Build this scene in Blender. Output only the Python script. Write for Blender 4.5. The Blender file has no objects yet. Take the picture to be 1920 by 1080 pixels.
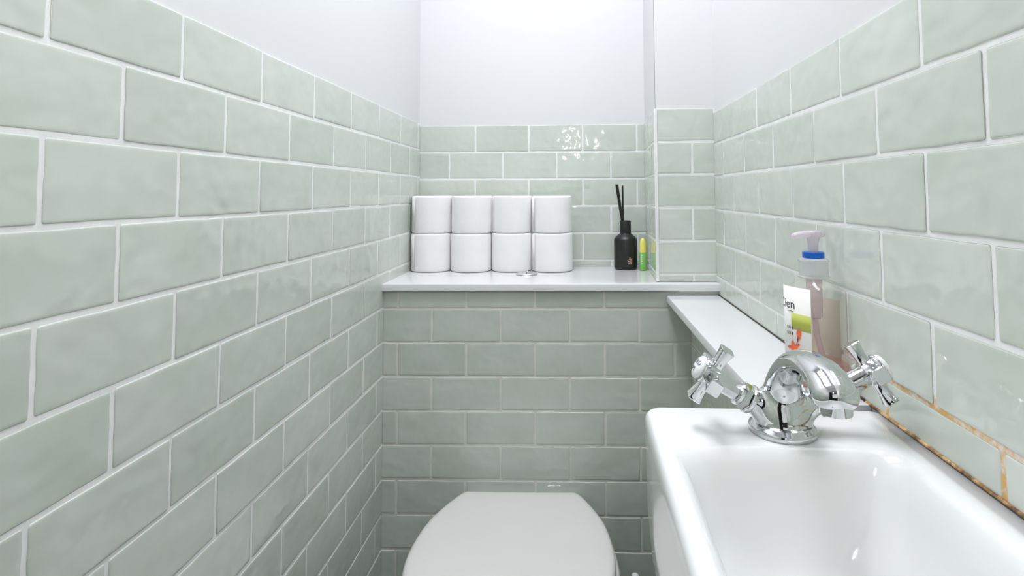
import bpy, bmesh, math, random
import numpy as np
from mathutils import Vector, Matrix, noise as mnoise

C = bpy.context.scene.collection
S = 0.077            # one tile row (tile + grout) in metres
CAMZ = 1.07

def W(X, Y, Z):      # tile-row units (right, down from eye level, away) -> metres
    return Vector((X * S, Z * S, CAMZ - Y * S))

# ------------------------------------------------------------------ camera, world, lights, exposure
sc = bpy.context.scene
F, CX, CY = 1021.0, 1035.34, 311.28
M = ((0.9996, 0.0048, 0.0269), (-0.0062, 0.9987, 0.0506), (-0.0266, -0.0508, 0.9984))
cd = bpy.data.cameras.new('camera')
cd.sensor_width = 36.0
cd.lens = F / 1920 * 36
cd.shift_x = (960 - CX) / 1920
cd.shift_y = (CY - 540) / 1920
cd.clip_start = 0.02
cam = bpy.data.objects.new('camera', cd)
C.objects.link(cam)
def wv(v):           # (right, down, away) direction -> world direction
    return Vector((v[0], v[2], -v[1]))
xa = wv(M[0]); ya = -wv(M[1]); za = -wv(M[2])
rot = Matrix((xa, ya, za)).transposed()
cam.matrix_world = Matrix.Translation((0, 0, CAMZ)) @ rot.to_4x4()
sc.camera = cam

w = bpy.data.worlds.new('world'); sc.world = w; w.use_nodes = True
w.node_tree.nodes['Background'].inputs[0].default_value = (0.9, 0.95, 1.0, 1)
w.node_tree.nodes['Background'].inputs[1].default_value = 0.02

def area(name, loc, size, power, rotx=0.0, col=(1, 1, 1), spread=math.radians(150)):
    l = bpy.data.lights.new(name, 'AREA'); l.shape = 'RECTANGLE'
    l.size, l.size_y = size; l.energy = power; l.color = col; l.spread = spread
    o = bpy.data.objects.new(name, l); C.objects.link(o)
    o.location = loc; o.rotation_euler = (rotx, 0, 0)
    return o
# ceiling lamp's light (its housing is built below) and an added frontal fill light in the unseen hall behind
area('ceiling_lamp_light', (-0.06, 0.80, 2.36), (0.42, 0.80), 12.2, 0.0, (0.965, 0.978, 1.05))
area('hall_fill_light', (-0.05, -1.9, 1.55), (0.7, 1.0), 1.2, math.radians(90), (0.95, 0.98, 1.0))

vs = sc.view_settings
sc.display_settings.display_device = 'sRGB'
vs.view_transform = 'Standard'; vs.look = 'None'
vs.gamma = 1.0; vs.use_curve_mapping = False
vs.exposure = 0.04

# ------------------------------------------------------------------ materials
def mat(name, col=(0.8, 0.8, 0.8), rough=0.5, metal=0.0, **kw):
    m = bpy.data.materials.new(name); m.use_nodes = True
    b = m.node_tree.nodes['Principled BSDF']
    b.inputs['Base Color'].default_value = (*col, 1)
    b.inputs['Roughness'].default_value = rough
    b.inputs['Metallic'].default_value = metal
    for k, v in kw.items():
        b.inputs[k.replace('_', ' ')].default_value = v
    return m
def nodes(m): return m.node_tree.nodes, m.node_tree.links, m.node_tree.nodes['Principled BSDF']
def coords(N, L):
    t = N.new('ShaderNodeTexCoord'); return t.outputs['Object']
def noise(N, L, vec, scale, detail=2, rough=0.5):
    n = N.new('ShaderNodeTexNoise'); n.inputs['Scale'].default_value = scale
    n.inputs['Detail'].default_value = detail; n.inputs['Roughness'].default_value = rough
    L.new(vec, n.inputs['Vector']); return n
def ramp(N, L, fac, stops):
    r = N.new('ShaderNodeValToRGB'); e = r.color_ramp.elements
    e[0].position = stops[0][0]; e[0].color = (*stops[0][1], 1)
    e[1].position = stops[-1][0]; e[1].color = (*stops[-1][1], 1)
    for p, c in stops[1:-1]:
        x = e.new(p); x.color = (*c, 1)
    L.new(fac, r.inputs['Fac']); return r.outputs['Color']
def mixc(N, L, fac, a, b, mode='MIX'):
    m = N.new('ShaderNodeMix'); m.data_type = 'RGBA'; m.blend_type = mode
    for s, v in ((0, fac), (6, a), (7, b)):
        if isinstance(v, (int, float)): m.inputs[s].default_value = v
        elif isinstance(v, tuple): m.inputs[s].default_value = (*v, 1)
        else: L.new(v, m.inputs[s])
    return m.outputs[2]
def bump(N, L, b, h, strength, dist=0.001, prev=None):
    n = N.new('ShaderNodeBump'); n.inputs['Strength'].default_value = strength
    n.inputs['Distance'].default_value = dist
    L.new(h, n.inputs['Height'])
    if prev: L.new(prev, n.inputs['Normal'])
    L.new(n.outputs['Normal'], b.inputs['Normal']); return n.outputs['Normal']

def tile_material():
    m = mat('sage_glazed_tile', (0.45, 0.55, 0.48), 0.045)
    N, L, b = nodes(m); v = coords(N, L)
    att = N.new('ShaderNodeAttribute'); att.attribute_name = 'tone'; att.attribute_type = 'GEOMETRY'
    n1 = noise(N, L, v, 14, 3, 0.55)
    c1 = ramp(N, L, n1.outputs['Fac'], [(0.32, (0.592, 0.645, 0.577)), (0.68, (0.640, 0.680, 0.628))])
    c2 = ramp(N, L, att.outputs['Fac'], [(0.0, (0.93, 0.95, 0.935)), (1.0, (1.05, 1.05, 1.05))])
    c = mixc(N, L, 1.0, c1, c2, 'MULTIPLY')
    L.new(c, b.inputs['Base Color'])
    n2 = noise(N, L, v, 22, 1, 0.4)
    n3 = noise(N, L, v, 62, 0, 0.5)
    p = bump(N, L, b, n2.outputs['Fac'], 0.8, 0.0024)
    bump(N, L, b, n3.outputs['Fac'], 0.6, 0.0009, p)
    b.inputs['Specular IOR Level'].default_value = 0.5
    return m

def grout_material(name, stained=False, col=(0.88, 0.89, 0.88)):
    m = mat(name, col, 0.8)
    N, L, b = nodes(m); v = coords(N, L)
    n1 = noise(N, L, v, 30, 4)
    dark = tuple(x * 0.92 for x in col)
    c = ramp(N, L, n1.outputs['Fac'], [(0.35, dark), (0.62, col)])
    if stained:   # rusty marks in the joints above the basin
        sp = N.new('ShaderNodeSeparateXYZ'); L.new(v, sp.inputs[0])
        def band(out, lo, hi, soft):
            a = N.new('ShaderNodeMapRange'); a.interpolation_type = 'SMOOTHSTEP'
            a.inputs['From Min'].default_value = lo - soft; a.inputs['From Max'].default_value = lo + soft
            L.new(out, a.inputs['Value'])
            d = N.new('ShaderNodeMapRange'); d.interpolation_type = 'SMOOTHSTEP'
            d.inputs['From Min'].default_value = hi - soft; d.inputs['From Max'].default_value = hi + soft
            d.inputs['To Min'].default_value = 1; d.inputs['To Max'].default_value = 0
            L.new(out, d.inputs['Value'])
            k = N.new('ShaderNodeMath'); k.operation = 'MULTIPLY'
            L.new(a.outputs[0], k.inputs[0]); L.new(d.outputs[0], k.inputs[1]); return k.outputs[0]
        by = band(sp.outputs['Y'], 0.41, 0.60, 0.02)
        bz = band(sp.outputs['Z'], 0.80, 0.886, 0.004)
        k = N.new('ShaderNodeMath'); k.operation = 'MULTIPLY'; L.new(by, k.inputs[0]); L.new(bz, k.inputs[1])
        ns = noise(N, L, v, 60, 4, 0.7)
        nr = ramp(N, L, ns.outputs['Fac'], [(0.36, (0.12,) * 3), (0.56, (0.95,) * 3)])
        k2 = N.new('ShaderNodeMath'); k2.operation = 'MULTIPLY'; L.new(k.outputs[0], k2.inputs[0]); L.new(nr, k2.inputs[1])
        c = mixc(N, L, k2.outputs[0], c, (0.68, 0.40, 0.13))
    L.new(c, b.inputs['Base Color'])
    bump(N, L, b, noise(N, L, v, 300, 2).outputs['Fac'], 0.3, 0.0005)
    return m

def plaster_material():
    m = mat('white_wall_paint', (0.735, 0.74, 0.74), 0.6)
    N, L, b = nodes(m); v = coords(N, L)
    bump(N, L, b, noise(N, L, v, 60, 3).outputs['Fac'], 0.08, 0.0006)
    return m

TILE = tile_material()
GROUT = grout_material('white_grout')
GROUT_OLD = grout_material('cream_grout', False, (0.78, 0.77, 0.71))
GROUT_ST = grout_material('white_grout_with_rust_marks', True)
PLASTER = plaster_material()
def glossy_white(name, col, rough, coat=0.0):
    m = mat(name, col, rough, Coat_Weight=coat, Coat_Roughness=0.05)
    N, L, b = nodes(m); v = coords(N, L)
    n = noise(N, L, v, 9, 2)
    d = tuple(x * 0.975 for x in col)
    L.new(ramp(N, L, n.outputs['Fac'], [(0.3, d), (0.7, col)]), b.inputs['Base Color'])
    return m
CERAMIC = glossy_white('white_ceramic', (0.82, 0.83, 0.825), 0.12, 0.3)
SEATW = glossy_white('white_seat_plastic', (0.715, 0.705, 0.68), 0.16, 0.2)
SHELFW = glossy_white('white_shelf_stone', (0.72, 0.725, 0.725), 0.16, 0.2)
CHROME = mat('polished_chrome', (0.66, 0.68, 0.68), 0.045, 1.0)
N, L, b = nodes(CHROME)
nn = noise(N, L, coords(N, L), 40, 2)
rr = N.new('ShaderNodeMapRange'); L.new(nn.outputs['Fac'], rr.inputs['Value'])
rr.inputs['To Min'].default_value = 0.03; rr.inputs['To Max'].default_value = 0.075
L.new(rr.outputs[0], b.inputs['Roughness'])
SATIN = mat('satin_chrome', (0.70, 0.71, 0.72), 0.32, 0.85)
PORC = glossy_white('white_porcelain_cap', (0.85, 0.85, 0.86), 0.15)
INK = mat('dark_blue_grey_ink', (0.03, 0.045, 0.07), 0.5)
INKG = mat('pale_grey_ink', (0.30, 0.32, 0.36), 0.5)
def paper_material():
    m = mat('soft_white_paper', (0.93, 0.92, 0.92), 0.95)
    N, L, b = nodes(m); v = coords(N, L)
    L.new(ramp(N, L, noise(N, L, v, 25, 3).outputs['Fac'], [(0.3, (0.90, 0.885, 0.88)), (0.7, (0.93, 0.92, 0.915))]), b.inputs['Base Color'])
    bump(N, L, b, noise(N, L, v, 120, 3).outputs['Fac'], 0.25, 0.001)
    b.inputs['Subsurface Weight'].default_value = 0.15
    b.inputs['Subsurface Radius'].default_value = (0.01, 0.01, 0.01)
    return m
PAPER = paper_material()
CARD = mat('grey_brown_cardboard', (0.42, 0.35, 0.27), 0.9)
def matte_black():
    m = mat('satin_black_coating', (0.010, 0.011, 0.010), 0.38)
    N, L, b = nodes(m); v = coords(N, L)
    L.new(ramp(N, L, noise(N, L, v, 60, 3).outputs['Fac'], [(0.3, (0.008, 0.009, 0.008)), (0.7, (0.014, 0.015, 0.014))]), b.inputs['Base Color'])
    return m
BLACK = matte_black()
REED = mat('black_fibre_reed', (0.012, 0.011, 0.011), 0.7)
COPPER = mat('rose_gold_foil', (0.90, 0.62, 0.50), 0.3, 0.8)
GREEN = mat('green_tube_plastic', (0.20, 0.50, 0.10), 0.25)
YELLOW = mat('yellow_cap_plastic', (0.80, 0.75, 0.16), 0.3)
SILICONE = grout_material('white_sealant', False, (0.72, 0.73, 0.71))
def dirty_seal():
    m = mat('stained_sealant', (0.5, 0.4, 0.3), 0.6)
    N, L, b = nodes(m); v = coords(N, L)
    n = noise(N, L, v, 45, 4, 0.7)
    L.new(ramp(N, L, n.outputs['Fac'], [(0.38, (0.06, 0.035, 0.02)), (0.48, (0.30, 0.17, 0.06)), (0.60, (0.70, 0.48, 0.22))]), b.inputs['Base Color'])
    return m
DIRTY = dirty_seal()
def dark_gap_and_shadow():
    return mat('dark_joint_and_shadow', (0.05, 0.045, 0.035), 0.9)
GAP_SHADOW = dark_gap_and_shadow()  # used for the ledge joint and the painted shadow line under the shelf

# ------------------------------------------------------------------ helpers
def link(name, me, m, parent=None, smooth=True):
    o = bpy.data.objects.new(name, me); C.objects.link(o)
    mats = m if isinstance(m, (list, tuple)) else [m]
    if not me.materials:
        for x in mats: me.materials.append(x)
    if smooth: me.polygons.foreach_set('use_smooth', [True] * len(me.polygons))
    if parent: o.parent = parent
    return o
def mesh(name, verts, faces, mi=None):
    me = bpy.data.meshes.new(name); me.from_pydata([tuple(v) for v in verts], [], faces)
    if mi: me.polygons.foreach_set('material_index', mi)
    me.update(); return me
def frombm(name, bm, m, parent=None, smooth=True, angle=None):
    bmesh.ops.recalc_face_normals(bm, faces=bm.faces)
    me = bpy.data.meshes.new(name); bm.to_mesh(me); bm.free()
    o = link(name, me, m, parent, smooth)
    if angle is not None: sharp(me, angle)
    return o
def sharp(me, deg):
    bm = bmesh.new(); bm.from_mesh(me); a = math.radians(deg)
    for e in bm.edges:
        if len(e.link_faces) == 2 and e.calc_face_angle(0) > a: e.smooth = False
    bm.to_mesh(me); bm.free()
def empty(name, loc=(0, 0, 0), rz=0.0):
    o = bpy.data.objects.new(name, None); C.objects.link(o); o.location = loc; o.rotation_euler = (0, 0, rz)
    o.empty_display_size = 0.02
    return o
def tag(o, label, cat, group=None, kind=None):
    o['label'] = label; o['category'] = cat
    if group: o['group'] = group
    if kind: o['kind'] = kind
    return o
def structure(o): o['kind'] = 'structure'; return o

def loft(bm, rings, cap0=True, cap1=True):
    R = [[bm.verts.new(p) for p in r] for r in rings]
    n = len(R[0])
    for a, c in zip(R, R[1:]):
        for i in range(n):
            bm.faces.new((a[i], a[(i + 1) % n], c[(i + 1) % n], c[i]))
    if cap0: bm.faces.new(R[0][::-1])
    if cap1: bm.faces.new(R[-1])
    return R
def frame(d):
    d = Vector(d).normalized()
    u = d.orthogonal().normalized() if abs(d.y) > .9 else d.cross(Vector((0, 1, 0))).normalized()
    return d, u, d.cross(u).normalized()
def lathe(bm, prof, o=(0, 0, 0), d=(0, 0, 1), n=48, cap0=True, cap1=True, phase=0.0):
    d, u, v = frame(d); o = Vector(o)
    rings = [[o + d * s + (u * math.cos(phase + 2 * math.pi * i / n) + v * math.sin(phase + 2 * math.pi * i / n)) * r for i in range(n)] for s, r in prof]
    loft(bm, rings, cap0, cap1)
def box(bm, lo, hi, bev=0.0, seg=3):
    r = bmesh.ops.create_cube(bm, size=1)
    vs_ = r['verts']
    for v in vs_:
        v.co = Vector(((lo[0] + hi[0]) / 2 + v.co.x * (hi[0] - lo[0]), (lo[1] + hi[1]) / 2 + v.co.y * (hi[1] - lo[1]), (lo[2] + hi[2]) / 2 + v.co.z * (hi[2] - lo[2])))
    if bev:
        es = list({e for v in vs_ for e in v.link_edges})
        bmesh.ops.bevel(bm, geom=es, offset=bev, segments=seg, profile=0.5, affect='EDGES')
def tube(bm, pts, rad, n=12):
    pts = [Vector(p) for p in pts]; rings = []
    for i, p in enumerate(pts):
        d = (pts[min(i + 1, len(pts) - 1)] - pts[max(i - 1, 0)])
        d, u, v = frame(d); r = rad[i] if isinstance(rad, (list, tuple)) else rad
        rings.append([p + (u * math.cos(2 * math.pi * k / n) + v * math.sin(2 * math.pi * k / n)) * r for k in range(n)])
    loft(bm, rings)
def rrect(x0, x1, y0, y1, r, z, seg=8, per=6):
    pts = []
    for cx, cy, a0 in ((x1 - r, y1 - r, 0), (x0 + r, y1 - r, 90), (x0 + r, y0 + r, 180), (x1 - r, y0 + r, 270)):
        for k in range(seg + 1):
            a = math.radians(a0 + 90 * k / seg)
            pts.append(Vector((cx + r * math.cos(a), cy + r * math.sin(a), z)))
    out = []
    for i, p in enumerate(pts):
        out.append(p)
        q = pts[(i + 1) % len(pts)]
        if (i + 1) % (seg + 1) == 0:
            for k in range(1, per): out.append(p.lerp(q, k / per))
    return out

# ------------------------------------------------------------------ tiled walls
random.seed(5)
GAPU = 0.060     # grout width in row units
def tile_wall(name, org, du, nrm, u0, u1, rows, joints, mats, seed=1, extra=None):
    """org/du/nrm in metres; u in row units along the wall; rows = list of row line heights (Y down, units)."""
    rnd = random.Random(seed)
    V, Fc, MI, TONE = [], [], [], []
    du = du.normalized(); nrm = nrm.normalized(); up = Vector((0, 0, 1))
    def P(u, y, h): return org + du * (u * S) + Vector((0, 0, CAMZ - y * S)) + nrm * h
    for k in range(len(rows) - 1):
        ya_, yb_ = rows[k], rows[k + 1]
        js = [u0] + [j for j in joints(k) if u0 + 0.12 < j < u1 - 0.12] + [u1]
        for a, c in zip(js, js[1:]):
            g = GAPU / 2
            ua = a + (g if a != u0 else 0.035) + rnd.uniform(-.004, .004)
            ub = c - (g if c != u1 else 0.035) + rnd.uniform(-.004, .004)
            yt = ya_ + (g if k else 0.0) + rnd.uniform(-.006, .006); yb = yb_ - g + rnd.uniform(-.006, .006)
            if ub - ua < 0.05 or yb - yt < 0.05: continue
            base = len(V); tilt_u = rnd.gauss(0, .0022); tilt_v = rnd.gauss(0, .0032); lift = rnd.uniform(-.0003, .0003)
            tone = min(1, max(0, rnd.gauss(.5, .25)))
            mu, my = (ua + ub) / 2, (yt + yb) / 2
            w_ = [[rnd.uniform(-.007, .007) for _ in range(4)] for _ in range(4)]
            prof = [(0.0, 0.0), (0.0, 0.0023), (0.007, 0.0027), (0.020, 0.0029), (0.055, 0.00295)]
            nr = 0
            for inset, h in prof:
                r = 0.035 + 0.0 * inset
                A, B_, T, D = ua + inset, ub - inset, yt + inset, yb - inset
                r = min(max(0.012, 0.03 - inset * .4), (B_ - A) / 2.2, (D - T) / 2.2)
                ring = []
                for qx, qy, a0 in ((B_ - r, T + r, 0), (A + r, T + r, 90), (A + r, D - r, 180), (B_ - r, D - r, 270)):
                    for s_ in range(4):
                        an = math.radians(a0 + 30 * s_)
                        ring.append((qx + r * math.cos(an), qy - r * math.sin(an)))
                full = []
                for i, p in enumerate(ring):
                    full.append(p)
                    if i % 4 == 3:
                        q = ring[(i + 1) % 16]; side = i // 4
                        for t in range(1, 5):
                            f = t / 5; jit = w_[side][t - 1] * (1 if inset < .03 else .3)
                            x = p[0] + (q[0] - p[0]) * f; y = p[1] + (q[1] - p[1]) * f
                            if side in (0, 2): y += jit
                            else: x += jit
                            full.append((x, y))
                nr = len(full)
                for x, y in full:
                    hh = h + lift + ((x - mu) * tilt_u + (y - my) * tilt_v) * S * 1.0 * (1 if h > 0 else 0)
                    V.append(P(x, y, hh))
            for s_ in range(len(prof) - 1):
                for i in range(nr):
                    Fc.append((base + s_ * nr + i, base + s_ * nr + (i + 1) % nr, base + (s_ + 1) * nr + (i + 1) % nr, base + (s_ + 1) * nr + i)); MI.append(0)
            Fc.append(tuple(base + (len(prof) - 1) * nr + i for i in range(nr))); MI.append(0)
            TONE += [tone] * (nr * len(prof))
    # orientation check on the last tile cap
    def quad(a, b_, c, d, mi):
        s0 = len(V); V.extend([a, b_, c, d]); TONE.extend([.5] * 4); Fc.append((s0, s0 + 1, s0 + 2, s0 + 3)); MI.append(mi)
    # grout bed just under the tile faces (a solid slab)
    y0, y1 = rows[0], rows[-1]
    G = 0.0021
    ysplit = y0
    quad(P(u0, y1, G), P(u1, y1, G), P(u1, y0, G), P(u0, y0, G), 1)
    quad(P(u0, y0, G), P(u1, y0, G), P(u1, y0, -0.012), P(u0, y0, -0.012), 1)
    quad(P(u0, y1, -.012), P(u1, y1, -.012), P(u1, y0, -.012), P(u0, y0, -.012), 1)
    if extra:       # painted plaster above the tiles, up to the ceiling
        yc = (CAMZ - 2.4) / S
        quad(P(u0, y0 - .001, 0.0006), P(u1, y0 - .001, 0.0006), P(u1, yc, 0.0006), P(u0, yc, 0.0006), 2)
        quad(P(u0, y0, -.012), P(u1, y0, -.012), P(u1, yc, -.012), P(u0, yc, -.012), 2)
    me = mesh(name, V, Fc, MI)
    for m_ in mats: me.materials.append(m_)
    # make every face look along the wall normal side
    bm = bmesh.new(); bm.from_mesh(me)
    for f in bm.faces:
        f.normal_update()
        if f.normal.dot(nrm) < -0.05: f.normal_flip()
        f.smooth = (f.material_index == 0)
    for e in bm.edges:
        pass
    bm.to_mesh(me); bm.free()
    at = me.attributes.new('tone', 'FLOAT', 'POINT'); at.data.foreach_set('value', TONE)
    o = bpy.data.objects.new(name, me); C.objects.link(o)
    return structure(o)

R0 = 2.5557
FL = CAMZ / S
Loff = [-.0759, -.1122, -.1028, -.1101, -.1006, -.0927, -.0702, -.0549, -.0531]
Roff = [.1245, .0791, .0615, .0583, .0606, .0621]
def extend(rows, step=1.0):
    while rows[-1] + step < FL - .1: rows.append(rows[-1] + step)
    rows.append(FL - .002); return rows
rowsL = extend([k - R0 + Loff[k] for k in range(9)])
rowsR = extend([k - R0 + Roff[k] for k in range(6)])
rowsB = extend([2.885] + [k - R0 - .0056 * (k - 5) - .028 for k in range(6, 14)])
rowsS = [3.225] + rowsB[1:]
rowsU = [k - R0 for k in range(6)] + [2.66]
rowsP = [k - R0 - .015 for k in range(6)] + [2.66]

# left wall: X = -5.596 + .0073 (Z-10)
dL = Vector((.0073, 1, 0)).normalized(); nL = Vector((1, -.0073, 0))
oL = Vector(((-5.596 - .073) * S, 0, 0))
oL2 = Vector((oL.x, 0, 0))
tile_wall('wall_left', oL2, dL, nL, -8, 20.22, rowsL,
          lambda k: [5.6477 + j * 1.0201 + (.0067 if j % 2 else 0) for j in range(-14, 16) if (j % 2) == (k % 2)], [TILE, GROUT, PLASTER], 11, True)
dR = Vector((.022, 1, 0)).normalized(); nR = Vector((-1, .022, 0))
oR = Vector(((4.3663 - .22) * S, 0, 0))
tile_wall('wall_right', oR, dR, nR, -8, 20.2, rowsR,
          lambda k: [4.5614 + j * 1.008 + (.0047 if j % 2 else 0) for j in range(-14, 16) if (j % 2) == (k % 2)], [TILE, GROUT_ST, PLASTER], 12, True)
tile_wall('wall_back', Vector((0, 20.2243 * S, 0)), Vector((1, 0, 0)), Vector((0, -1, 0)), -5.52, 2.92, rowsU,
          lambda k: [-3.4038 + j + (.0334 if j % 2 else 0) for j in range(-4, 9) if (j % 2) == (k % 2)], [TILE, GROUT, PLASTER], 13, True)
tile_wall('wall_boxing', Vector((0, 16.4 * S, 0)), Vector((1, 0, 0)), Vector((0, -1, 0)), -5.55, 3.67, rowsB,
          lambda k: [-1.9947 + j * 1.0258 for j in range(-4, 8) if (j % 2) == ((k + 1) % 2)], [TILE, GROUT_OLD, PLASTER], 14)
# boxing under the side ledge (its face looks to the left)
tile_wall('wall_boxing_side', Vector((3.67 * S, 0, 0)), Vector((0, 1, 0)), Vector((-1, 0, 0)), 8.0, 16.4, rowsS,
          lambda k: [16.4 - .62 - 1.0 * j for j in range(0, 16) if (j % 2) == (k % 2)], [TILE, GROUT_OLD, PLASTER], 15)
# pilaster front and left return
XPL = 2.72
tile_wall('wall_pilaster', Vector((0, 16.64 * S, 0)), Vector((1, 0, 0)), Vector((0, -1, 0)), XPL, 4.515, rowsP,
          lambda k: [3.80] if k % 2 else [], [TILE, GROUT, PLASTER], 16, True)
dS = Vector((2.91 - XPL, 20.22 - 16.64, 0)).normalized()
tile_wall('wall_pilaster_return', Vector((XPL * S, 16.64 * S, 0)), dS, Vector((-dS.y, dS.x, 0)), 0, 3.58, rowsP,
          lambda k: [1.0, 3.0] if k % 2 else [2.0], [TILE, GROUT, PLASTER], 17, True)

bm = bmesh.new(); lo = W(XPL - .02, 2.655, 16.66); hi = W(XPL + .045, -2.57, 16.60)
box(bm, (lo.x - .002, hi.y - .002, lo.z), (hi.x, lo.y, hi.z), .001, 2)
structure(frombm('trim_5', bm, GROUT, None, False))

# room shell out of frame: floor, ceiling, rear wall with the doorway the camera looks in through, and a dim hall
bm = bmesh.new(); box(bm, (-0.75, -2.6, -0.02), (0.75, 1.62, 0.0))
fm = mat('dark_slate_floor', (0.16, 0.165, 0.16), 0.4)
N, L, b = nodes(fm); v = coords(N, L)
L.new(ramp(N, L, noise(N, L, v, 6, 4).outputs['Fac'], [(0.3, (0.055, 0.045, 0.03)), (0.7, (0.09, 0.07, 0.05))]), b.inputs['Base Color'])
structure(frombm('floor', bm, fm, None, False))
bm = bmesh.new(); box(bm, (-0.75, -2.6, 2.4), (0.75, 1.62, 2.42))
structure(frombm('ceiling', bm, PLASTER, None, False))
HALL = mat('dim_hall_paint', (0.16, 0.15, 0.145), 0.8)
bm = bmesh.new()
box(bm, (-0.62, -0.72, 0), (-0.40, -0.62, 2.4)); box(bm, (0.27, -0.72, 0), (0.45, -0.62, 2.4)); box(bm, (-0.40, -0.72, 2.03), (0.27, -0.62, 2.4))
structure(frombm('wall_rear', bm, PLASTER, None, False))
bm = bmesh.new()
box(bm, (-0.77, -2.6, 0), (-0.75, -0.72, 2.4)); box(bm, (0.75, -2.6, 0), (0.77, -0.72, 2.4)); box(bm, (-0.77, -2.62, 0), (0.77, -2.6, 2.4))
structure(frombm('wall_hall', bm, HALL, None, False))

# ------------------------------------------------------------------ shelf over the cistern with the flush button
bm = bmesh.new()
xr = 4.475
bot, top = 2.885, 2.67
ol = [(-5.53, 16.22), (xr, 16.22), (xr + .005, 16.62), (2.75, 16.62), (2.885, 20.2), (-5.50, 20.2)]
rings = []
for y, ins in ((bot, .02), (bot - .02, 0), (top + .018, 0), (top + .005, .006), (top, .018)):
    r = []
    for i, (x, z) in enumerate(ol):
        zz = z + (ins if i in (0, 1) else 0)
        r.append(W(x, y, zz))
    rings.append(r)
loft(bm, rings)
shelf = frombm('shelf', bm, SHELFW, None, True, 25)
tag(shelf, 'glossy white shelf board over the boxed-in cistern, carrying the toilet rolls', 'shelf')
fb = empty('flush_button', W(-1.345, 2.66, 18.22))
tag(fb, 'small round chrome flush button set in the white shelf before the toilet rolls', 'flush button')
bm = bmesh.new(); lathe(bm, [(0, .028), (.0012, .0275), (.0028, .0262), (.0030, .0240), (.0018, .0230)], n=48, cap1=False)
frombm('bezel', bm, SATIN, fb, True, 40)
for sgn in (-1, 1):
    bm = bmesh.new()
    pts = [Vector((sgn * (.0006 + .0222 * math.cos(math.radians(a))), .0222 * math.sin(math.radians(a)), 0)) for a in range(-88, 89, 8)]
    rings = [[Vector((p.x, p.y, z)) * 1.0 for p in pts] for z in (.001, .0032)]
    rings.append([Vector((sgn * .0006 + (p.x - sgn * .0006) * .93 + sgn * .0006, p.y * .94, .0038)) for p in pts])
    loft(bm, rings); frombm('push_plate', bm, SATIN, fb, True, 30)

# dark strip standing in for the shadow line under the shelf front
bm = bmesh.new(); lo = W(-5.50, 2.905, 16.36); hi = W(3.3, 2.885, 16.30)
box(bm, (lo.x, hi.y, lo.z), (hi.x, lo.y, hi.z))
structure(frombm('shelf_shadow_line', bm, GAP_SHADOW, None, False))

bm = bmesh.new(); lo = W(3.67, 3.03, 16.46); hi = W(4.50, 2.886, 16.385)
box(bm, (lo.x, hi.y, lo.z), (hi.x, lo.y, hi.z))
structure(frombm('trim_4', bm, GROUT_OLD, None, False))
# ------------------------------------------------------------------ side ledge
bm = bmesh.new()
def xw(Z): return 4.3663 + .022 * (Z - 10)
ol = [(2.92, 16.37), (2.84, 11.3), (2.80, 7.98), (xw(7.98) - .045, 7.98), (xw(16.37) - .045, 16.37)]
rings = []
for y, ins in ((3.22, .03), (3.20, 0), (3.05, 0), (3.02, .012), (3.01, .04)):
    rings.append([W(x + (ins if i < 3 else 0), y, z - (ins * .6 if i in (0, 4) else 0)) for i, (x, z) in enumerate(ol)])
loft(bm, rings)
ledge = frombm('ledge', bm, SHELFW, None, True, 25)
tag(ledge, 'narrow white ledge along the right tiled wall behind the basin', 'ledge')
bm = bmesh.new()
tube(bm, [W(xw(z) - .048, 3.005, z) for z in (16.35, 14, 12, 10, 8.1)], .0016, 8)
structure(frombm('trim_2', bm, GAP_SHADOW))
bm = bmesh.new()
tube(bm, [W(xw(z) - .046, 3.008, z) for z in (8.1, 7.5, 7, 6.5, 6, 5.5, 5, 4.5, 4, 3, 1.6)], .0016, 8)
structure(frombm('trim_3', bm, DIRTY))

# ------------------------------------------------------------------ basin (local: x across, y away, origin far right corner on the wall)
th = -math.atan(.030)
bas = empty('wash_basin', W(xw(7.9) - .05, 3.03, 7.9)); bas.rotation_euler = (0, 0, th)
tag(bas, 'white ceramic wall-hung wash basin on the right, under the chrome tap', 'wash basin')
BW, BL = 3.19 * S, 6.5 * S
bm = bmesh.new(); rings = []
def orr(ins, z, r=.012, insr=0.0): return rrect(-BW + ins, -insr, -BL + ins, -ins * .6, r, z, 6, 8)
for ins, z, r in ((.075, -.225, .03), (.045, -.220, .03), (.024, -.205, .03), (.011, -.180, .022), (.005, -.150, .016), (.0015, -.105, .013), (0, -.02, .012), (0, -.010, .012), (.0013, -.0055, .012), (.0040, -.002, .012), (.0075, -.0004, .011), (.011, 0, .010)):
    rings.append(orr(ins, z, r, 0.0 if ins < .012 else ins * .3))
ix0, ix1 = -BW + .0145, -.0255
iy0, iy1 = -BL + .03, -1.20 * S
inn = [(-.000, 0, .020), (.003, -.0012, .020), (.007, -.005, .022), (.011, -.012, .024), (.016, -.03, .028), (.022, -.06, .034), (.032, -.085, .04), (.048, -.100, .045), (.070, -.108, .03)]
for ins, z, r in inn:
    rings.append(rrect(ix0 + ins, ix1 - ins * 1.05, iy0 + ins, iy1 - ins * 1.0, r, z, 6, 8))
loft(bm, rings)
frombm('bowl', bm, CERAMIC, bas, True)
bm = bmesh.new(); lathe(bm, [(0, .0), (0, .022), (.002, .0215), (.003, .019), (.0015, .016), (.0015, .0)][1:5], o=((ix0 + ix1) / 2, (iy0 + iy1) / 2, -.1085), n=32)
dr = frombm('drain', bm, CHROME, bas, True, 40)

# ------------------------------------------------------------------ mixer tap
tb = W(2.725, 3.03, 7.17)
tap = empty('mixer_tap', tb, th)
tag(tap, 'chrome mixer tap with arched spout and two cross handles on the basin rim', 'tap')

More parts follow.
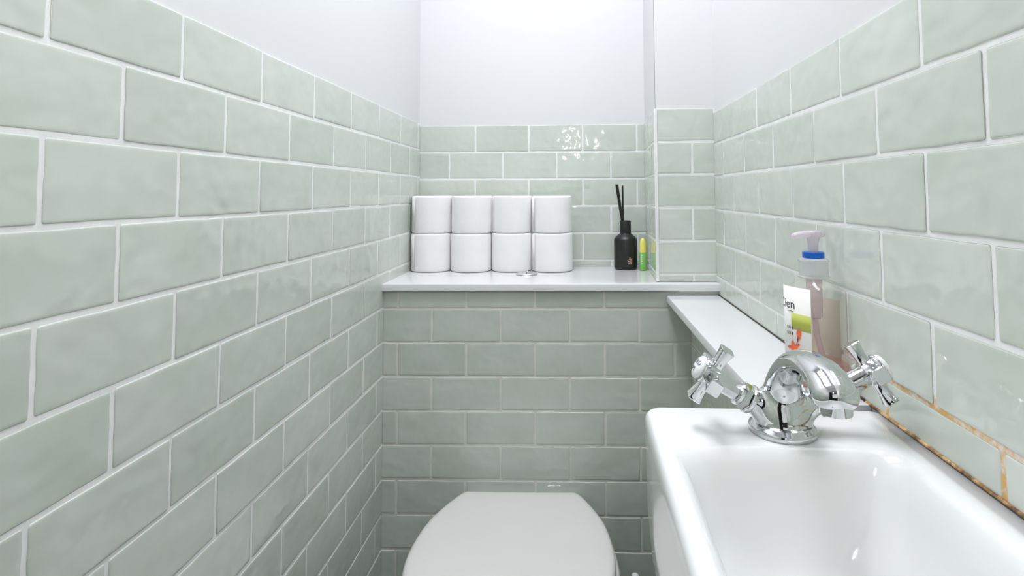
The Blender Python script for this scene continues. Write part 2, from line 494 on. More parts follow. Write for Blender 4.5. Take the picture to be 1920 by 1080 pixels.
def surface_nets(fn, lo, hi, h):
    lo = np.array(lo); n = np.ceil((np.array(hi) - lo) / h).astype(int) + 1
    ax = [lo[i] + h * np.arange(n[i]) for i in range(3)]
    P = np.stack(np.meshgrid(*ax, indexing='ij'), -1)
    Fv = fn(P.reshape(-1, 3)).reshape(n)
    sg = Fv < 0
    c = [sg[i:n[0] - 1 + i, j:n[1] - 1 + j, k:n[2] - 1 + k] for i in (0, 1) for j in (0, 1) for k in (0, 1)]
    tot = sum(x.astype(int) for x in c); act = (tot > 0) & (tot < 8)
    idx = -np.ones(act.shape, int); cells = np.argwhere(act); idx[act] = np.arange(len(cells))
    acc = np.zeros((len(cells), 3)); cnt = np.zeros(len(cells))
    for a in range(3):
        o1, o2 = [q for q in range(3) if q != a]
        for d1 in (0, 1):
            for d2 in (0, 1):
                s0 = cells.copy(); s0[:, o1] += d1; s0[:, o2] += d2
                s1 = s0.copy(); s1[:, a] += 1
                f0 = Fv[tuple(s0.T)]; f1 = Fv[tuple(s1.T)]
                m_ = (f0 < 0) != (f1 < 0)
                t = np.where(m_, f0 / np.where(m_, f0 - f1, 1), 0)
                p = lo + h * s0; p[:, a] += h * t
                acc[m_] += p[m_]; cnt[m_] += 1
    V = acc / cnt[:, None]
    faces = []
    for a in range(3):
        o1, o2 = (a + 1) % 3, (a + 2) % 3
        sl0 = [slice(None)] * 3; sl1 = [slice(None)] * 3
        sl0[a] = slice(0, -1); sl1[a] = slice(1, None)
        diff = sg[tuple(sl0)] != sg[tuple(sl1)]
        e = np.argwhere(diff)
        e = e[(e[:, o1] > 0) & (e[:, o2] > 0) & (e[:, o1] < n[o1] - 1) & (e[:, o2] < n[o2] - 1)]
        fl = sg[tuple(e.T)]
        q = []
        for d1, d2 in ((0, 0), (1, 0), (1, 1), (0, 1)):
            s0 = e.copy(); s0[:, o1] -= d1; s0[:, o2] -= d2; q.append(idx[tuple(s0.T)])
        q = np.stack(q, 1)
        q[~fl] = q[~fl][:, ::-1]
        faces.append(q)
    F_ = np.concatenate(faces)
    for _ in range(3):      # pull the vertices onto the surface
        e = 1e-4
        g = np.stack([fn(V + e * np.eye(3)[i]) - fn(V - e * np.eye(3)[i]) for i in range(3)], -1) / (2 * e)
        gl = np.maximum((g ** 2).sum(-1, keepdims=True), .2)
        V = V - 0.8 * g * fn(V)[:, None] / gl
    return V, F_
def cone(P, a, b_, ra, rb, sx=1.0):
    a = np.array(a); b_ = np.array(b_); sc_ = np.array([sx, 1, 1]); P = P * sc_; a = a * sc_; b_ = b_ * sc_
    d = b_ - a; t = np.clip(((P - a) @ d) / (d @ d), 0, 1)
    return np.linalg.norm(P - a - t[:, None] * d, axis=1) - (ra + t * (rb - ra))
def smin(a, b_, k):
    h = np.clip(.5 + .5 * (b_ - a) / k, 0, 1); return b_ * (1 - h) + a * h - k * h * (1 - h)
AXO = Vector((0, 0, .010))
AXD = {-1: Vector((-.845, .0, .54)).normalized(), 1: Vector((.865, -.02, .49)).normalized()}
TAPPATH = [(-.001, .004, .0230, .0245), (0, .018, .0200, .0215), (-.002, .034, .0165, .0188), (-.008, .050, .0135, .0172), (-.020, .0645, .0118, .0160), (-.039, .0775, .0106, .0156), (-.061, .0850, .0102, .0156), (-.084, .0872, .0104, .0158), (-.104, .0840, .0118, .0168), (-.1170, .0765, .0132, .0178)]
def tap_curve(n=64):
    P_ = np.array(TAPPATH); out = []
    for i in range(len(P_) - 1):
        p0, p1, p2, p3 = P_[max(i - 1, 0)], P_[i], P_[i + 1], P_[min(i + 2, len(P_) - 1)]
        m = 8
        for k in range(m):
            t = k / m
            out.append(.5 * (2 * p1 + (p2 - p0) * t + (2 * p0 - 5 * p1 + 4 * p2 - p3) * t * t + (3 * p1 - p0 - 3 * p2 + p3) * t ** 3))
    out.append(P_[-1]); return out
TC = tap_curve()
def tap_sdf(P):
    d = None
    for (y0, z0_, r0, w0), (y1, z1_, r1, w1) in zip(TC, TC[1:]):
        k = cone(P, (0, y0, z0_), (0, y1, z1_), r0, r1, (r0 + r1) / (w0 + w1))
        d = k if d is None else np.minimum(d, k)
    cut = .0675 - P[:, 2]
    d = np.where(P[:, 1] < -.06, -smin(-d, -cut, .002), d)
    for s_ in (-1, 1):
        a = AXO + AXD[s_] * .008; b_ = AXO + AXD[s_] * .034
        e = AXO + AXD[s_] * .038; n_ = np.array(AXD[s_])
        d = smin(d, np.maximum(cone(P, a, b_, .0140, .0112), (P - np.array(e)) @ n_), .012)
    d = smin(d, cone(P, (0, 0, .0), (0, 0, .013), .0270, .0220), .008)
    return np.maximum(d, .004 - P[:, 2])
V_, F_ = surface_nets(tap_sdf, (-.052, -.140, .000), (.052, .040, .108), .0013)
me = mesh('tap_body', V_.tolist(), F_.tolist())
link('spout_body', me, CHROME, tap, True)
bm = bmesh.new(); lathe(bm, [(0, .0303), (.0008, .0313), (.0035, .0318), (.0055, .0316), (.0068, .0304), (.0078, .0292), (.0095, .0280), (.011, .025)], n=64)
frombm('base_ring', bm, CHROME, tap, True, 50)
bm = bmesh.new(); lathe(bm, [(-.0078, .0085), (-.0078, .0100), (-.0068, .0122), (-.001, .0124), (.004, .0124)], o=(0, -.1165, .0700), n=48)
frombm('aerator', bm, CHROME, tap, True, 40)

def cross_arm(bm, c, d, ax, L0, L1):
    d = d.normalized(); s_ = ax.cross(d).normalized(); ax = ax.normalized()
    rings = []
    for t, hw, hh in ((L0, .0058, .0054), (L0 + .005, .0052, .0048), ((L0 + L1) / 2, .0055, .0050), (L1 - .003, .0064, .0061), (L1 - .0008, .0070, .0068), (L1, .0064, .0062)):
        p = c + d * t; r = []
        for sx, sy in ((1, 1), (-1, 1), (-1, -1), (1, -1)):
            for k in (0, 1, 2):
                a = math.radians(45 * k); cr = .22
                vx = (1 - cr) * sx + cr * (sx * (math.cos(a) if (sx * sy > 0) else math.sin(a)))
                vy = (1 - cr) * sy + cr * (sy * (math.sin(a) if (sx * sy > 0) else math.cos(a)))
                r.append(p + s_ * hw * vx + ax * hh * vy)
        rings.append(r)
    loft(bm, rings)
def text_mesh(txt, size, extrude=0.0002):
    cu = bpy.data.curves.new('lettering', 'FONT'); cu.body = txt; cu.size = size; cu.extrude = extrude
    cu.align_x = 'CENTER'; cu.align_y = 'CENTER'
    o = bpy.data.objects.new('lettering_source', cu); C.objects.link(o)
    dg = bpy.context.evaluated_depsgraph_get(); dg.update()
    me = bpy.data.meshes.new_from_object(o.evaluated_get(dg))
    bpy.data.objects.remove(o); return me

for s_ in (-1, 1):
    D = AXD[s_]
    AXO = Vector((0, 0, .010))
    bm = bmesh.new()
    lathe(bm, [(.0340, .0118), (.0350, .0138), (.0360, .0145), (.0385, .0145), (.0395, .0136), (.0398, .011)], o=AXO, d=D, n=48)
    frombm('collar', bm, CHROME, tap, True, 40)
    bm = bmesh.new()
    lathe(bm, [(.0395, .0115), (.0400, .0128), (.0460, .0128), (.0468, .0115)], o=AXO, d=D, n=6, phase=.3)
    lathe(bm, [(.0465, .0100), (.0470, .0118), (.0480, .0122), (.0500, .0122), (.0510, .0112), (.0512, .009)], o=AXO, d=D, n=40)
    frombm('hex_nut', bm, CHROME, tap, True, 25)
    bm = bmesh.new()
    lathe(bm, [(.0508, .0080), (.0520, .0092), (.060, .0097), (.070, .0105), (.0755, .0112), (.0765, .0105)], o=AXO, d=D, n=10, phase=.2)
    frombm('valve_shroud', bm, CHROME, tap, True, 20)
    if s_ > 0:
        bm = bmesh.new(); lathe(bm, [(.070, .0102), (.094, .0100)], o=AXO, d=D, n=32)
        frombm('valve_stem', bm, CHROME, tap, True, 40)
        AXO = AXO + D * .016
    # cross handle with its four arms and porcelain cap
    bm = bmesh.new()
    lathe(bm, [(.0745, .0095), (.0755, .0108), (.0790, .0118), (.0870, .0120), (.0882, .0128), (.0895, .0135), (.0915, .0136), (.0925, .0128), (.0930, .0115)], o=AXO, d=D, n=40)
    c = AXO + D * .0815
    upv = Vector((0, 0, 1)); upv = (upv - D * upv.dot(D)).normalized(); fw = D.cross(upv).normalized()
    if fw.y > 0: fw = -fw
    tw = math.radians(10 if s_ < 0 else -14)
    ua = (upv * math.cos(tw) + fw * math.sin(tw)).normalized()
    fa = (fw * math.cos(tw) - upv * math.sin(tw)).normalized()
    for dd in (ua, -ua, fa, -fa): cross_arm(bm, c, dd, D, .007, .0305)
    h = frombm('cross_handle', bm, CHROME, tap, True, 28)
    bm = bmesh.new()
    lathe(bm, [(.0925, .0118), (.0940, .0120), (.0956, .0114), (.0970, .0098), (.0979, .0072), (.0984, .0040), (.0986, .0010)], o=AXO, d=D, n=40)
    cp = frombm('handle_cap', bm, PORC, h, True)
    cp['label'] = 'white porcelain cap with small lettering'
    for txt, off, m_ in (('COLD' if s_ < 0 else 'HOT', .0040, INKG), ('1\u00b71', -.0040, INK)):
        tm = text_mesh(txt, .0064)
        # lettering plane: right = horizontal, up = upv on the cap
        rgt = upv.cross(D).normalized()
        mm = Matrix((rgt, upv, D)).transposed().to_4x4()
        for v in tm.vertices:
            p = AXO + rgt * v.co.x + upv * (v.co.y + off)
            rr_ = math.hypot(v.co.x, v.co.y + off)
            v.co = p + D * (.0986 - 10 * rr_ * rr_ - 1800 * rr_ ** 3 * .4 + .0003 + v.co.z)
        link('lettering', tm, m_, h, False)

# ------------------------------------------------------------------ soap bottle on the ledge
def thin_plastic(name, tint, rough=0.08, body=0.08, bodycol=(0.8, 0.8, 0.75)):
    m = bpy.data.materials.new(name); m.use_nodes = True
    N, L = m.node_tree.nodes, m.node_tree.links; N.remove(N['Principled BSDF'])
    tr = N.new('ShaderNodeBsdfTransparent'); tr.inputs[0].default_value = (*tint, 1)
    gl = N.new('ShaderNodeBsdfGlossy'); gl.inputs['Roughness'].default_value = rough; gl.inputs[0].default_value = (.85, .85, .85, 1)
    df = N.new('ShaderNodeBsdfDiffuse'); df.inputs[0].default_value = (*bodycol, 1)
    tl = N.new('ShaderNodeBsdfTranslucent'); tl.inputs[0].default_value = (*bodycol, 1)
    lw = N.new('ShaderNodeLayerWeight'); pw = N.new('ShaderNodeMath'); pw.operation = 'POWER'; L.new(lw.outputs['Facing'], pw.inputs[0]); pw.inputs[1].default_value = 3.5
    fr = N.new('ShaderNodeMapRange'); L.new(pw.outputs[0], fr.inputs['Value']); fr.inputs['To Min'].default_value = .035; fr.inputs['To Max'].default_value = .55
    a0 = N.new('ShaderNodeAddShader')
    m0 = N.new('ShaderNodeMixShader'); m0.inputs[0].default_value = .5; L.new(df.outputs[0], m0.inputs[1]); L.new(tl.outputs[0], m0.inputs[2])
    m1 = N.new('ShaderNodeMixShader'); m1.inputs[0].default_value = body; L.new(tr.outputs[0], m1.inputs[1]); L.new(m0.outputs[0], m1.inputs[2])
    m2 = N.new('ShaderNodeMixShader'); L.new(fr.outputs[0], m2.inputs[0]); L.new(m1.outputs[0], m2.inputs[1]); L.new(gl.outputs[0], m2.inputs[2])
    L.new(m2.outputs[0], N['Material Output'].inputs[0]); N.remove(a0)
    return m
CLEAR = thin_plastic('clear_bottle_plastic', (.975, .985, .965), .06, .07, (.86, .87, .78))
PUMPM = thin_plastic('translucent_pump_plastic', (.95, .92, .94), .2, .75, (.90, .85, .88))
CAPM = thin_plastic('frosted_cap_plastic', (.95, .96, .96), .2, .45, (.88, .90, .90))
LIQ = thin_plastic('pink_soap_liquid', (.98, .78, .74), .1, .25, (.95, .62, .56))
TUBEM = thin_plastic('pale_dip_tube_plastic', (.9, .8, .82), .2, .55, (.86, .74, .77))
LABELM = mat('white_label_paper', (.84, .83, .79), .4)
BACKL = thin_plastic('pale_pink_back_label', (.96, .90, .86), .4, .6, (.90, .80, .74))
BLUE = mat('blue_lock_ring', (.0, .13, .62), .35)
LIME = mat('lime_label_print', (.50, .56, .10), .45)
CORAL = mat('coral_fruit_print', (.85, .16, .07), .45)
SALM = mat('salmon_label_print', (.90, .52, .38), .45)

SB = W(3.92, 3.01, 8.85)
sb = empty('soap_bottle', SB)
tag(sb, 'clear plastic pump soap bottle with blue ring and fruit label, on ledge behind tap', 'soap bottle')
HB = 1.42 * S       # height to the shoulder start
BA, BB = .0355, .026   # half long, half short
PHI = math.radians(26)
# bottle axes: label normal nb (left, towards the viewer), long axis lb
nb = Vector((-math.cos(PHI), -math.sin(PHI), 0)); lb = Vector((-math.sin(PHI), math.cos(PHI), 0))   # lb points away
def bsurf(t, s_, z):    # superellipse point at angle t, scale s_
    ct, st = math.cos(t), math.sin(t); e = 0.72
    a = BB * s_ * math.copysign(abs(ct) ** e, ct); c = BA * s_ * math.copysign(abs(st) ** e, st)
    return nb * a + lb * c + Vector((0, 0, z))
def bring(sx, sy, z, n=72):
    r = []
    for i in range(n):
        t = 2 * math.pi * i / n; ct, st = math.cos(t), math.sin(t); e = 0.72 + .28 * (1 - min(1, sx))
        a = BB * sx * math.copysign(abs(ct) ** e, ct); c = BA * sy * math.copysign(abs(st) ** e, st)
        r.append(nb * a + lb * c + Vector((0, 0, z)))
    return r
bm = bmesh.new()
ZS = HB
prof = [(.86, .90, 0), (.95, .96, .001), (1, 1, .005), (1, 1, .03), (1, 1, .06), (1, 1, ZS - .014), (.985, .985, ZS - .006), (.93, .94, ZS + .001), (.82, .84, ZS + .007), (.68, .62, ZS + .012), (.54, .40, ZS + .0165), (.50, .345, ZS + .019), (.50, .345, ZS + .024)]
loft(bm, [bring(a, c, z) for a, c, z in prof], True, False)
frombm('bottle', bm, CLEAR, sb, True)
# pink soap left in the bottom
bm = bmesh.new(); loft(bm, [bring(a * .965, c * .975, z) for a, c, z in ((.9, .92, .002), (1, 1, .006), (1, 1, .022), (1, 1, .030))])
frombm('liquid_soap', bm, LIQ, sb, True, 40)
# front label, wrapped on the front half
def wrap(uv_u, z, off):     # u: signed arc length from the label centre (positive away from the viewer)
    # march the superellipse
    return WR(uv_u, z, off)
tt = np.linspace(-math.pi / 2, math.pi / 2, 801)
pts = [bsurf(t, 1, 0) for t in tt]
arc = [0.0]
for p, q_ in zip(pts, pts[1:]): arc.append(arc[-1] + (q_ - p).length)
arc = np.array(arc) - arc[400]
def WR(u, z, off, side=1):
    t = float(np.interp(u, arc, tt)); p = bsurf(t, 1, 0); q1 = bsurf(t + .01, 1, 0) - bsurf(t - .01, 1, 0)
    n_ = Vector((q1.y, -q1.x, 0)).normalized()
    if n_.dot(p) < 0: n_ = -n_
    r = p + n_ * off
    if side < 0: r = -r
    return Vector((r.x, r.y, z))
def patch(name, u0, u1, z0, z1, off, m_, parent, side=1, poly=None, label=None, th_=.0002):
    bm = bmesh.new()
    nu = max(2, int((u1 - u0) / .002))
    g = [[bm.verts.new(WR(u0 + (u1 - u0) * i / nu, z, off, side)) for i in range(nu + 1)] for z in (z0, z1)]
    for i in range(nu): bm.faces.new((g[0][i], g[0][i + 1], g[1][i + 1], g[1][i]))
    o = frombm(name, bm, m_, parent, True)
    md = o.modifiers.new('thickness', 'SOLIDIFY'); md.thickness = th_; md.offset = 1 if side > 0 else 0
    return o
def blob(name, cu_, cz, ru, rz, rotd, off, m_, parent, n=20, shape=None):
    bm = bmesh.new(); vs2 = []
    ca, sa = math.cos(math.radians(rotd)), math.sin(math.radians(rotd))
    c0 = bm.verts.new(WR(cu_, cz, off))
    for i in range(n):
        a = 2 * math.pi * i / n; k = shape(a) if shape else 1
        x, y = ru * k * math.cos(a), rz * k * math.sin(a)
        vs2.append(bm.verts.new(WR(cu_ + x * ca - y * sa, cz + x * sa + y * ca, off)))
    for i in range(n): bm.faces.new((c0, vs2[i], vs2[(i + 1) % n]))
    return frombm(name, bm, m_, parent, False)
# the label is read left to right = from away to viewer side, so text u runs towards negative arc (viewer side)
lab = patch('front_label', -.016, .031, .008, .117, .0003, LABELM, sb)
patch('lime_band', -.0155, .012, .0665, .0855, .0007, LIME, lab)
blob('salmon_ground', .012, .043, .012, .030, 0, .0005, SALM, lab)
blob('grapefruit_print', .0010, .0625, .0036, .0056, 10, .0010, CORAL, lab)
blob('grapefruit_print', .0090, .0440, .0110, .0080, -20, .0010, CORAL, lab, 26, lambda a: .75 + .3 * math.sin(5 * a))
blob('stalk_print', .0015, .0545, .0050, .0008, 130, .0012, CORAL, lab)
blob('stalk_print', .0030, .0540, .0007, .0050, 15, .0012, INK, lab)
tm = text_mesh('Cien', .0155, .0)
for v in tm.vertices:
    v.co = WR(.0205 - v.co.x, .0955 + v.co.y, .0008)
link('lettering', tm, INK, lab, False)
for r_ in range(2):
    for k in range(3):
        blob('small_print', .0185 - k * .0038, .0675 - r_ * .0068, .0012, .0024, 0, .0010, INK, lab, 6)
patch('underline_print', .008, .019, .0872, .0878, .0008, INK, lab)
bl = patch('back_label', -.030, .030, .012, .100, .0003, BACKL, sb, -1)
# cap, pump
bm = bmesh.new()
z0 = ZS + .018
lathe(bm, [(z0, .0165), (z0 + .0006, .0178), (z0 + .002, .0180), (z0 + .003, .0165), (z0 + .0195, .0163), (z0 + .0205, .0175), (z0 + .0225, .0175), (z0 + .024, .0150), (z0 + .0245, .010)], n=48)
frombm('screw_cap', bm, CAPM, sb, True, 40)
bm = bmesh.new(); z1 = z0 + .0245
lathe(bm, [(z1, .0118), (z1 + .0006, .0124), (z1 + .0066, .0124), (z1 + .0072, .0118), (z1 + .0072, .006)], n=48)
for k in range(48):
    pass
ring_ = frombm('lock_ring', bm, BLUE, sb, True, 40); ring_['label'] = 'bright blue ring under the pump head'
pump = None
bm = bmesh.new(); z2 = z1 + .0072; zt = z2 + .0245
lathe(bm, [(z2, .0056), (z2 + .010, .0062), (z2 + .016, .0072), (zt - .006, .0092), (zt - .003, .0098), (zt, .0098), (zt + .0012, .0085)], n=32)
dN = Vector((-.96, -.28, 0)).normalized(); sN = Vector((0, 0, 1)).cross(dN)
rings = []
for t, hw, hh, dz in ((-.0155, .0035, .0030, 0), (-.0145, .0050, .0040, 0), (-.004, .0075, .0045, 0), (.010, .0066, .0044, 0), (.022, .0052, .0038, -.0006), (.028, .0046, .0034, -.002), (.0292, .0036, .0026, -.0024)):
    rings.append([dN * t + sN * hw * math.cos(a) + Vector((0, 0, zt - .0028 + dz + hh * math.sin(a))) for a in [2 * math.pi * k / 20 for k in range(20)]])
loft(bm, rings)
pump = frombm('pump_head', bm, PUMPM, sb, True, 60)
bm = bmesh.new(); lathe(bm, [(ZS - .030, .0070), (ZS - .028, .0088), (ZS + .016, .0092), (ZS + .02, .0092)], n=32)
frombm('pump_chamber', bm, TUBEM, sb, True, 50)
bm = bmesh.new(); tube(bm, [(0, 0, ZS - .028), (.001, -.001, ZS - .05), (.006, -.006, .03), (.009, -.008, .006)], .0034, 12)
frombm('dip_tube', bm, TUBEM, sb, True)

# ------------------------------------------------------------------ toilet
TX = -1.35 * S
tc = Vector((TX, 15.72 * S, 0))
toi = empty('toilet', tc)
tag(toi, 'white toilet with closed glossy lid against the tiled boxing', 'toilet')
half = [(0, .119), (.008, .1275), (.020, .1355), (.055, .1535), (.092, .1690), (.118, .1765), (.145, .1815), (.19, .1860), (.236, .1845), (.285, .1740), (.33, .1530), (.365, .1240), (.392, .0860), (.408, .0440), (.413, .0)]
def douts(sc_=0.0, z=0.0, dy=0.0, dx=0.0):
    # smooth the half outline with Catmull-Rom, then mirror
    P_ = []
    H = half
    for i in range(len(H) - 1):
        p0 = H[max(i - 1, 0)]; p1 = H[i]; p2 = H[i + 1]; p3 = H[i + 2] if i + 2 < len(H) else (H[i + 1][0], -H[i][1])
        for k in range(4):
            t = k / 4
            f = lambda a, b_, c, d: .5 * ((2 * b_) + (-a + c) * t + (2 * a - 5 * b_ + 4 * c - d) * t * t + (-a + 3 * b_ - 3 * c + d) * t ** 3)
            P_.append((f(p0[0], p1[0], p2[0], p3[0]), f(p0[1], p1[1], p2[1], p3[1])))
    P_.append(H[-1])
    pts_ = [(w_, -d_) for d_, w_ in P_] + [(-w_, -d_) for d_, w_ in P_[-2::-1]]
    w0 = H[0][1]
    pts_ += [(-w0 + 2 * w0 * k / 12, 0.0) for k in range(1, 12)]
    out = []
    for x, y in pts_:
        rx, ry = x, y + .20; l = math.hypot(rx, ry); k = max(.02, 1 - sc_ / l)
        out.append(Vector((rx * k + dx, ry * k - .20 + dy, z)))
    return out
ZL = CAMZ - 8.4 * S + .008
bm = bmesh.new()
rings = [douts(.012, ZL - .022), douts(.003, ZL - .0205), douts(.0006, ZL - .017), douts(0, ZL - .012), douts(.0010, ZL - .0075), douts(.0035, ZL - .0042), douts(.0075, ZL - .0022), douts(.015, ZL - .0010), douts(.03, ZL - .0004), douts(.05, ZL)]
loft(bm, rings)
frombm('lid', bm, SEATW, toi, True)
bm = bmesh.new()
rings = [douts(.010, ZL - .042, 0, .004), douts(.001, ZL - .040, 0, .004), douts(-.003, ZL - .035, 0, .004), douts(-.003, ZL - .030, 0, .004), douts(.002, ZL - .0245, 0, .004), douts(.014, ZL - .0232, 0, .004)]
loft(bm, rings)
frombm('seat', bm, SEATW, toi, True)
bm = bmesh.new()
def pan(s_, z, sx=1.0, back=.0):
    r = []
    for p in douts(s_, z):
        y = p.y
        if y > -.03: y = y + back * (1 + y / .03)
        r.append(Vector((p.x * sx + .004, y, z)))
    return r
rings = [pan(.09, 0.0, .78, .05), pan(.085, .012, .78, .05), pan(.088, .10, .76, .05), pan(.070, .20, .82, .05), pan(.040, .28, .92, .05), pan(.016, .335, .98, .05), pan(.004, .360, 1, .05), pan(.001, ZL - .047, 1, .05), pan(.006, ZL - .043, 1, .05)]
loft(bm, rings)
frombm('pan', bm, CERAMIC, toi, True)
for s_ in (-1, 1):
    bm = bmesh.new(); lathe(bm, [(0, .010), (.001, .011), (.030, .011), (.031, .010)], o=(s_ * .07 - .015, .004, ZL - .048), d=(1, 0, 0), n=24)
    frombm('hinge', bm, CHROME, toi, True, 40)

# small capped pipe beside the toilet
pz = CAMZ - 10.72 * S
pp = empty('capped_pipe', W(1.86, FL, 16.0))
tag(pp, 'small white capped pipe end standing low between toilet and basin', 'pipe')
bm = bmesh.new(); lathe(bm, [(0, .007), (pz - .02, .007)], n=20)
frombm('pipe', bm, CHROME, pp, True, 40)
bm = bmesh.new(); lathe(bm, [(pz - .025, .0078), (pz - .024, .0088), (pz - .007, .0088), (pz - .003, .0074), (pz - .001, .0045), (pz, .001)], n=24)
frombm('cap', bm, CERAMIC, pp, True, 40)

# ------------------------------------------------------------------ toilet rolls
def roll_bm(r, h, squash, seed):
    bm = bmesh.new(); n = 64; rnd = random.Random(seed); ph = rnd.uniform(0, 6)
    def rg(rr_, z, k=1.0):
        out = []
        for i in range(n):
            a = 2 * math.pi * i / n
            q = 1 + k * (.006 * math.sin(2 * a + ph) + .004 * math.sin(3 * a + ph * 2) + .002 * math.sin(7 * a + 5 * z / h + ph))
            out.append(Vector((rr_ * q * math.cos(a), rr_ * q * math.sin(a) * squash, z)))
        return out
    rings = [rg(.0215, .001, 0), rg(.03, .0004), rg(r - .006, 0), rg(r - .0022, .0006), rg(r - .0006, .0025), rg(r, .006), rg(r * 1.002, h * .35), rg(r * .999, h * .65), rg(r, h - .006), rg(r - .0006, h - .0025), rg(r - .0022, h - .0006), rg(r - .006, h), rg(.03, h - .0006), rg(.0215, h - .001, 0), rg(.0212, h - .006, 0), rg(.0212, .006, 0)]
    R = loft(bm, rings, False, False)
    for i in range(n): bm.faces.new((R[-1][i], R[-1][(i + 1) % n], R[0][(i + 1) % n], R[0][i]))
    return bm
cols = [(-4.78, .708), (-3.36, .708), (-1.94, .706), (-.525, .706)]
names = ['first', 'second', 'third', 'fourth']
GR = 'toilet rolls stacked on the shelf'
shz = CAMZ - 2.66 * S
places = ['left end, by the left wall', 'second from the left wall', 'third from the left wall', 'right end, nearest the black bottle']
hts = [.1010, .1005, .1010, .1015]; tops = [.0995, .0995, .0985, .0975]
rk = 0
proto = None
for row in (0, 1):
    for i, (x, r) in enumerate(cols):
        hh = hts[i] if row == 0 else tops[i]
        zz = shz if row == 0 else shz + hts[i] + .0002
        jx = 0 if row == 0 else [.012, .02, .01, -.005][i]
        t = empty('toilet_roll', (S * (x + jx), (18.50 + .70 + (.01, -.03, .03, -.02)[i] + (.02 if row and i in (0, 2) else 0)) * S, zz))
        tag(t, 'white toilet roll, %s row, %s' % (('bottom', 'top')[row], places[i]), 'toilet roll', GR)
        frombm('paper', roll_bm(r * S, hh, (.97, 1, .98, 1)[i], 7 * i + row), PAPER, t, True)
        bm = bmesh.new()
        lathe(bm, [(.002, .0206), (.002, .0211), (hh - .002, .0211), (hh - .002, .0200), (.002, .0200)], n=40, cap0=False, cap1=False)
        frombm('core', bm, CARD, t, True, 40)
        # loose outer edge of the sheet
        if i in (0, 3):
            bm = bmesh.new(); a0 = math.radians(-150 if i == 0 else -165)
            sheet = [[Vector(((r * S + .0008 + .0012 * k / 6) * math.cos(a0 + .06 * k), (r * S + .0008 + .0012 * k / 6) * math.sin(a0 + .06 * k), z)) for k in range(7)] for z in (.003, hh - .003)]
            A_ = [bm.verts.new(p) for p in sheet[0]]; B2 = [bm.verts.new(p) for p in sheet[1]]
            for k in range(6): bm.faces.new((A_[k], A_[k + 1], B2[k + 1], B2[k]))
            o = frombm('loose_sheet', bm, PAPER, t, True); md = o.modifiers.new('thickness', 'SOLIDIFY'); md.thickness = .0004

# ------------------------------------------------------------------ reed diffuser
df = empty('reed_diffuser', (2.07 * S, 19.50 * S, shz))
tag(df, 'matt black reed diffuser bottle with black reeds and a rose gold emblem, on the shelf', 'reed diffuser')
RB = .0312
bm = bmesh.new()
lathe(bm, [(0, RB - .004), (.0006, RB - .0018), (.003, RB - .0003), (.006, RB), (.078, RB), (.082, RB - .0012), (.088, RB - .0065), (.0935, .0175), (.096, .0150), (.104, .0146)], n=64)
frombm('bottle', bm, BLACK, df, True)
bm = bmesh.new()
lathe(bm, [(.0945, .0148), (.0955, .0153), (.129, .0153), (.1302, .0146), (.1302, .0100), (.124, .0098)], n=48)
frombm('neck_collar', bm, BLACK, df, True, 40)
# reeds
def reed(p0, p1):
    bm = bmesh.new(); tube(bm, [p0, p1], .0023, 10); return frombm('reed', bm, REED, df, True, 50)
reed((.006, 0, .02), (-.0245, -.004, .2290)); reed((.0085, -.004, .02), (-.0208, -.007, .2285)); reed((-.004, .006, .02), (-.0055, .008, .226))
# emblem: a little cluster of foil pieces forming a round badge, on the bottle's face
em = None
def onb(u, z, off=.0004):
    a = -math.pi / 2 + u / RB; return Vector(((RB + off) * math.cos(a), (RB + off) * math.sin(a), z))
bm = bmesh.new(); rnd = random.Random(3)
EU, EZ = .0085, .0235
pieces = [(0, 0, .0016, .0028), (-.0045, .0005, .0022, .0020), (.0045, .0005, .0018, .0020), (-.0022, .0058, .0020, .0014), (.0022, .0050, .0014, .0022), (.0052, .0062, .0010, .0016), (-.0030, -.0045, .0026, .0018), (.0030, -.0045, .0024, .0018), (-.0012, -.0078, .0018, .0011), (.0022, -.0078, .0014, .0010), (-.0005, .0088, .0020, .0008)]
for u, z, a, c in pieces:
    vs2 = [bm.verts.new(onb(EU + u + a * math.cos(k * math.pi / 5), EZ + z + c * math.sin(k * math.pi / 5))) for k in range(10)]
    bm.faces.new(vs2)
em = frombm('emblem', bm, COPPER, df, False); em['label'] = 'small rose gold emblem'
md = em.modifiers.new('thickness', 'SOLIDIFY'); md.thickness = .0004; md.offset = 1

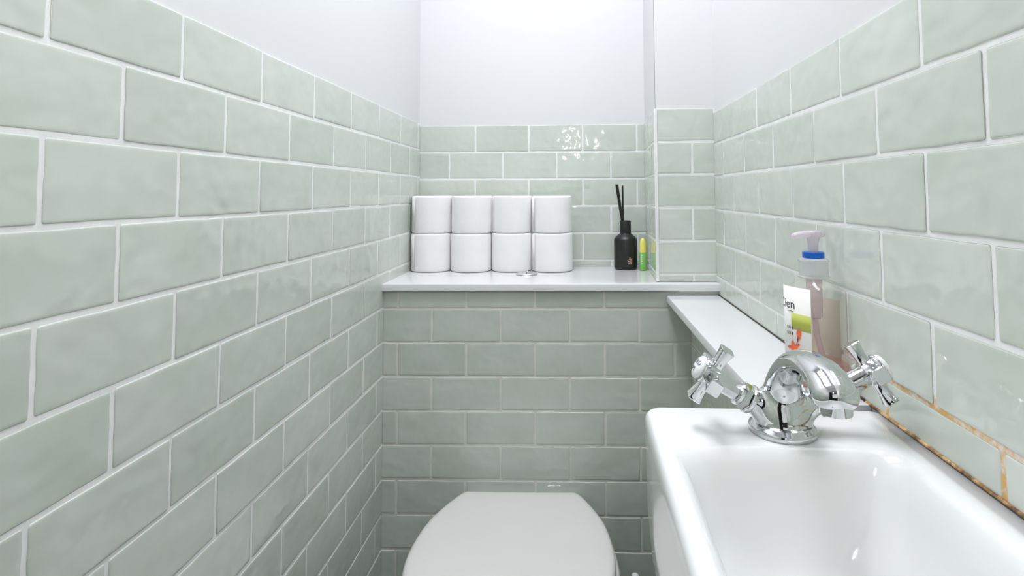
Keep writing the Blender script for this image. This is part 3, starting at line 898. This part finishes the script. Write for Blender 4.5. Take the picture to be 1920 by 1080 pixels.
# lip balm
lbm = empty('lip_balm', (2.625 * S, 19.12 * S, shz))
tag(lbm, 'green and yellow lip balm tube standing between black bottle and tiled corner', 'lip balm')
bm = bmesh.new(); lathe(bm, [(0, .0090), (.0008, .0097), (.046, .0100), (.0465, .0096)], n=40)
gb = frombm('tube', bm, GREEN, lbm, True, 40)
bm = bmesh.new(); lathe(bm, [(.0465, .0088), (.047, .0094), (.062, .0092), (.072, .0082), (.079, .0066), (.0835, .0045), (.0850, .0015)], n=40)
frombm('cap', bm, YELLOW, lbm, True, 40)
bm = bmesh.new()
for k in range(5):
    z = .018 + k * .005
    a = -math.pi / 2 - .45
    lo_ = Vector((.0101 * math.cos(a), .0101 * math.sin(a), z))
    vs2 = [bm.verts.new(Vector((.0102 * math.cos(a + da), .0102 * math.sin(a + da), z + dz))) for da, dz in ((-.12, 0), (.14, 0), (.10, .0034), (-.14, .0034))]
    bm.faces.new(vs2)
frombm('printed_marks', bm, PORC, gb, False)

# ------------------------------------------------------------------ lamps (out of frame, their light and reflections reach the room)
cl = empty('ceiling_lamp', (-0.06, 0.80, 2.4))
tag(cl, 'long white ceiling light panel above the toilet', 'ceiling light')
GLOW = mat('lamp_diffuser', (.9, .9, .9), .5); b = GLOW.node_tree.nodes['Principled BSDF']
bm = bmesh.new(); box(bm, (-.23, -.42, -.035), (.23, .42, 0), .004)
frombm('housing', bm, PLASTER, cl, False)
pl = empty('added_pendant_lamp', (0.058, -0.27, 2.4))  # unseen lamp, added so its bulbs make the glints in the tiles
tag(pl, 'small added pendant lamp with two bare bulbs, placed for the tile highlights', 'pendant lamp')
bm = bmesh.new(); tube(bm, [(0, 0, 0), (0, 0, -.93)], .003, 8)
frombm('cord', bm, BLACK, pl)
BULB = mat('glowing_bulb', (1, 1, 1), .5); b = BULB.node_tree.nodes['Principled BSDF']
b.inputs['Emission Color'].default_value = (1, .98, .95, 1); b.inputs['Emission Strength'].default_value = 700
for k in (0, 1):
    bm = bmesh.new(); bmesh.ops.create_uvsphere(bm, u_segments=24, v_segments=12, radius=.010)
    for v in bm.verts: v.co += Vector((0, 0, -.955 - .06 * k))
    frombm('bulb', bm, BULB, pl)
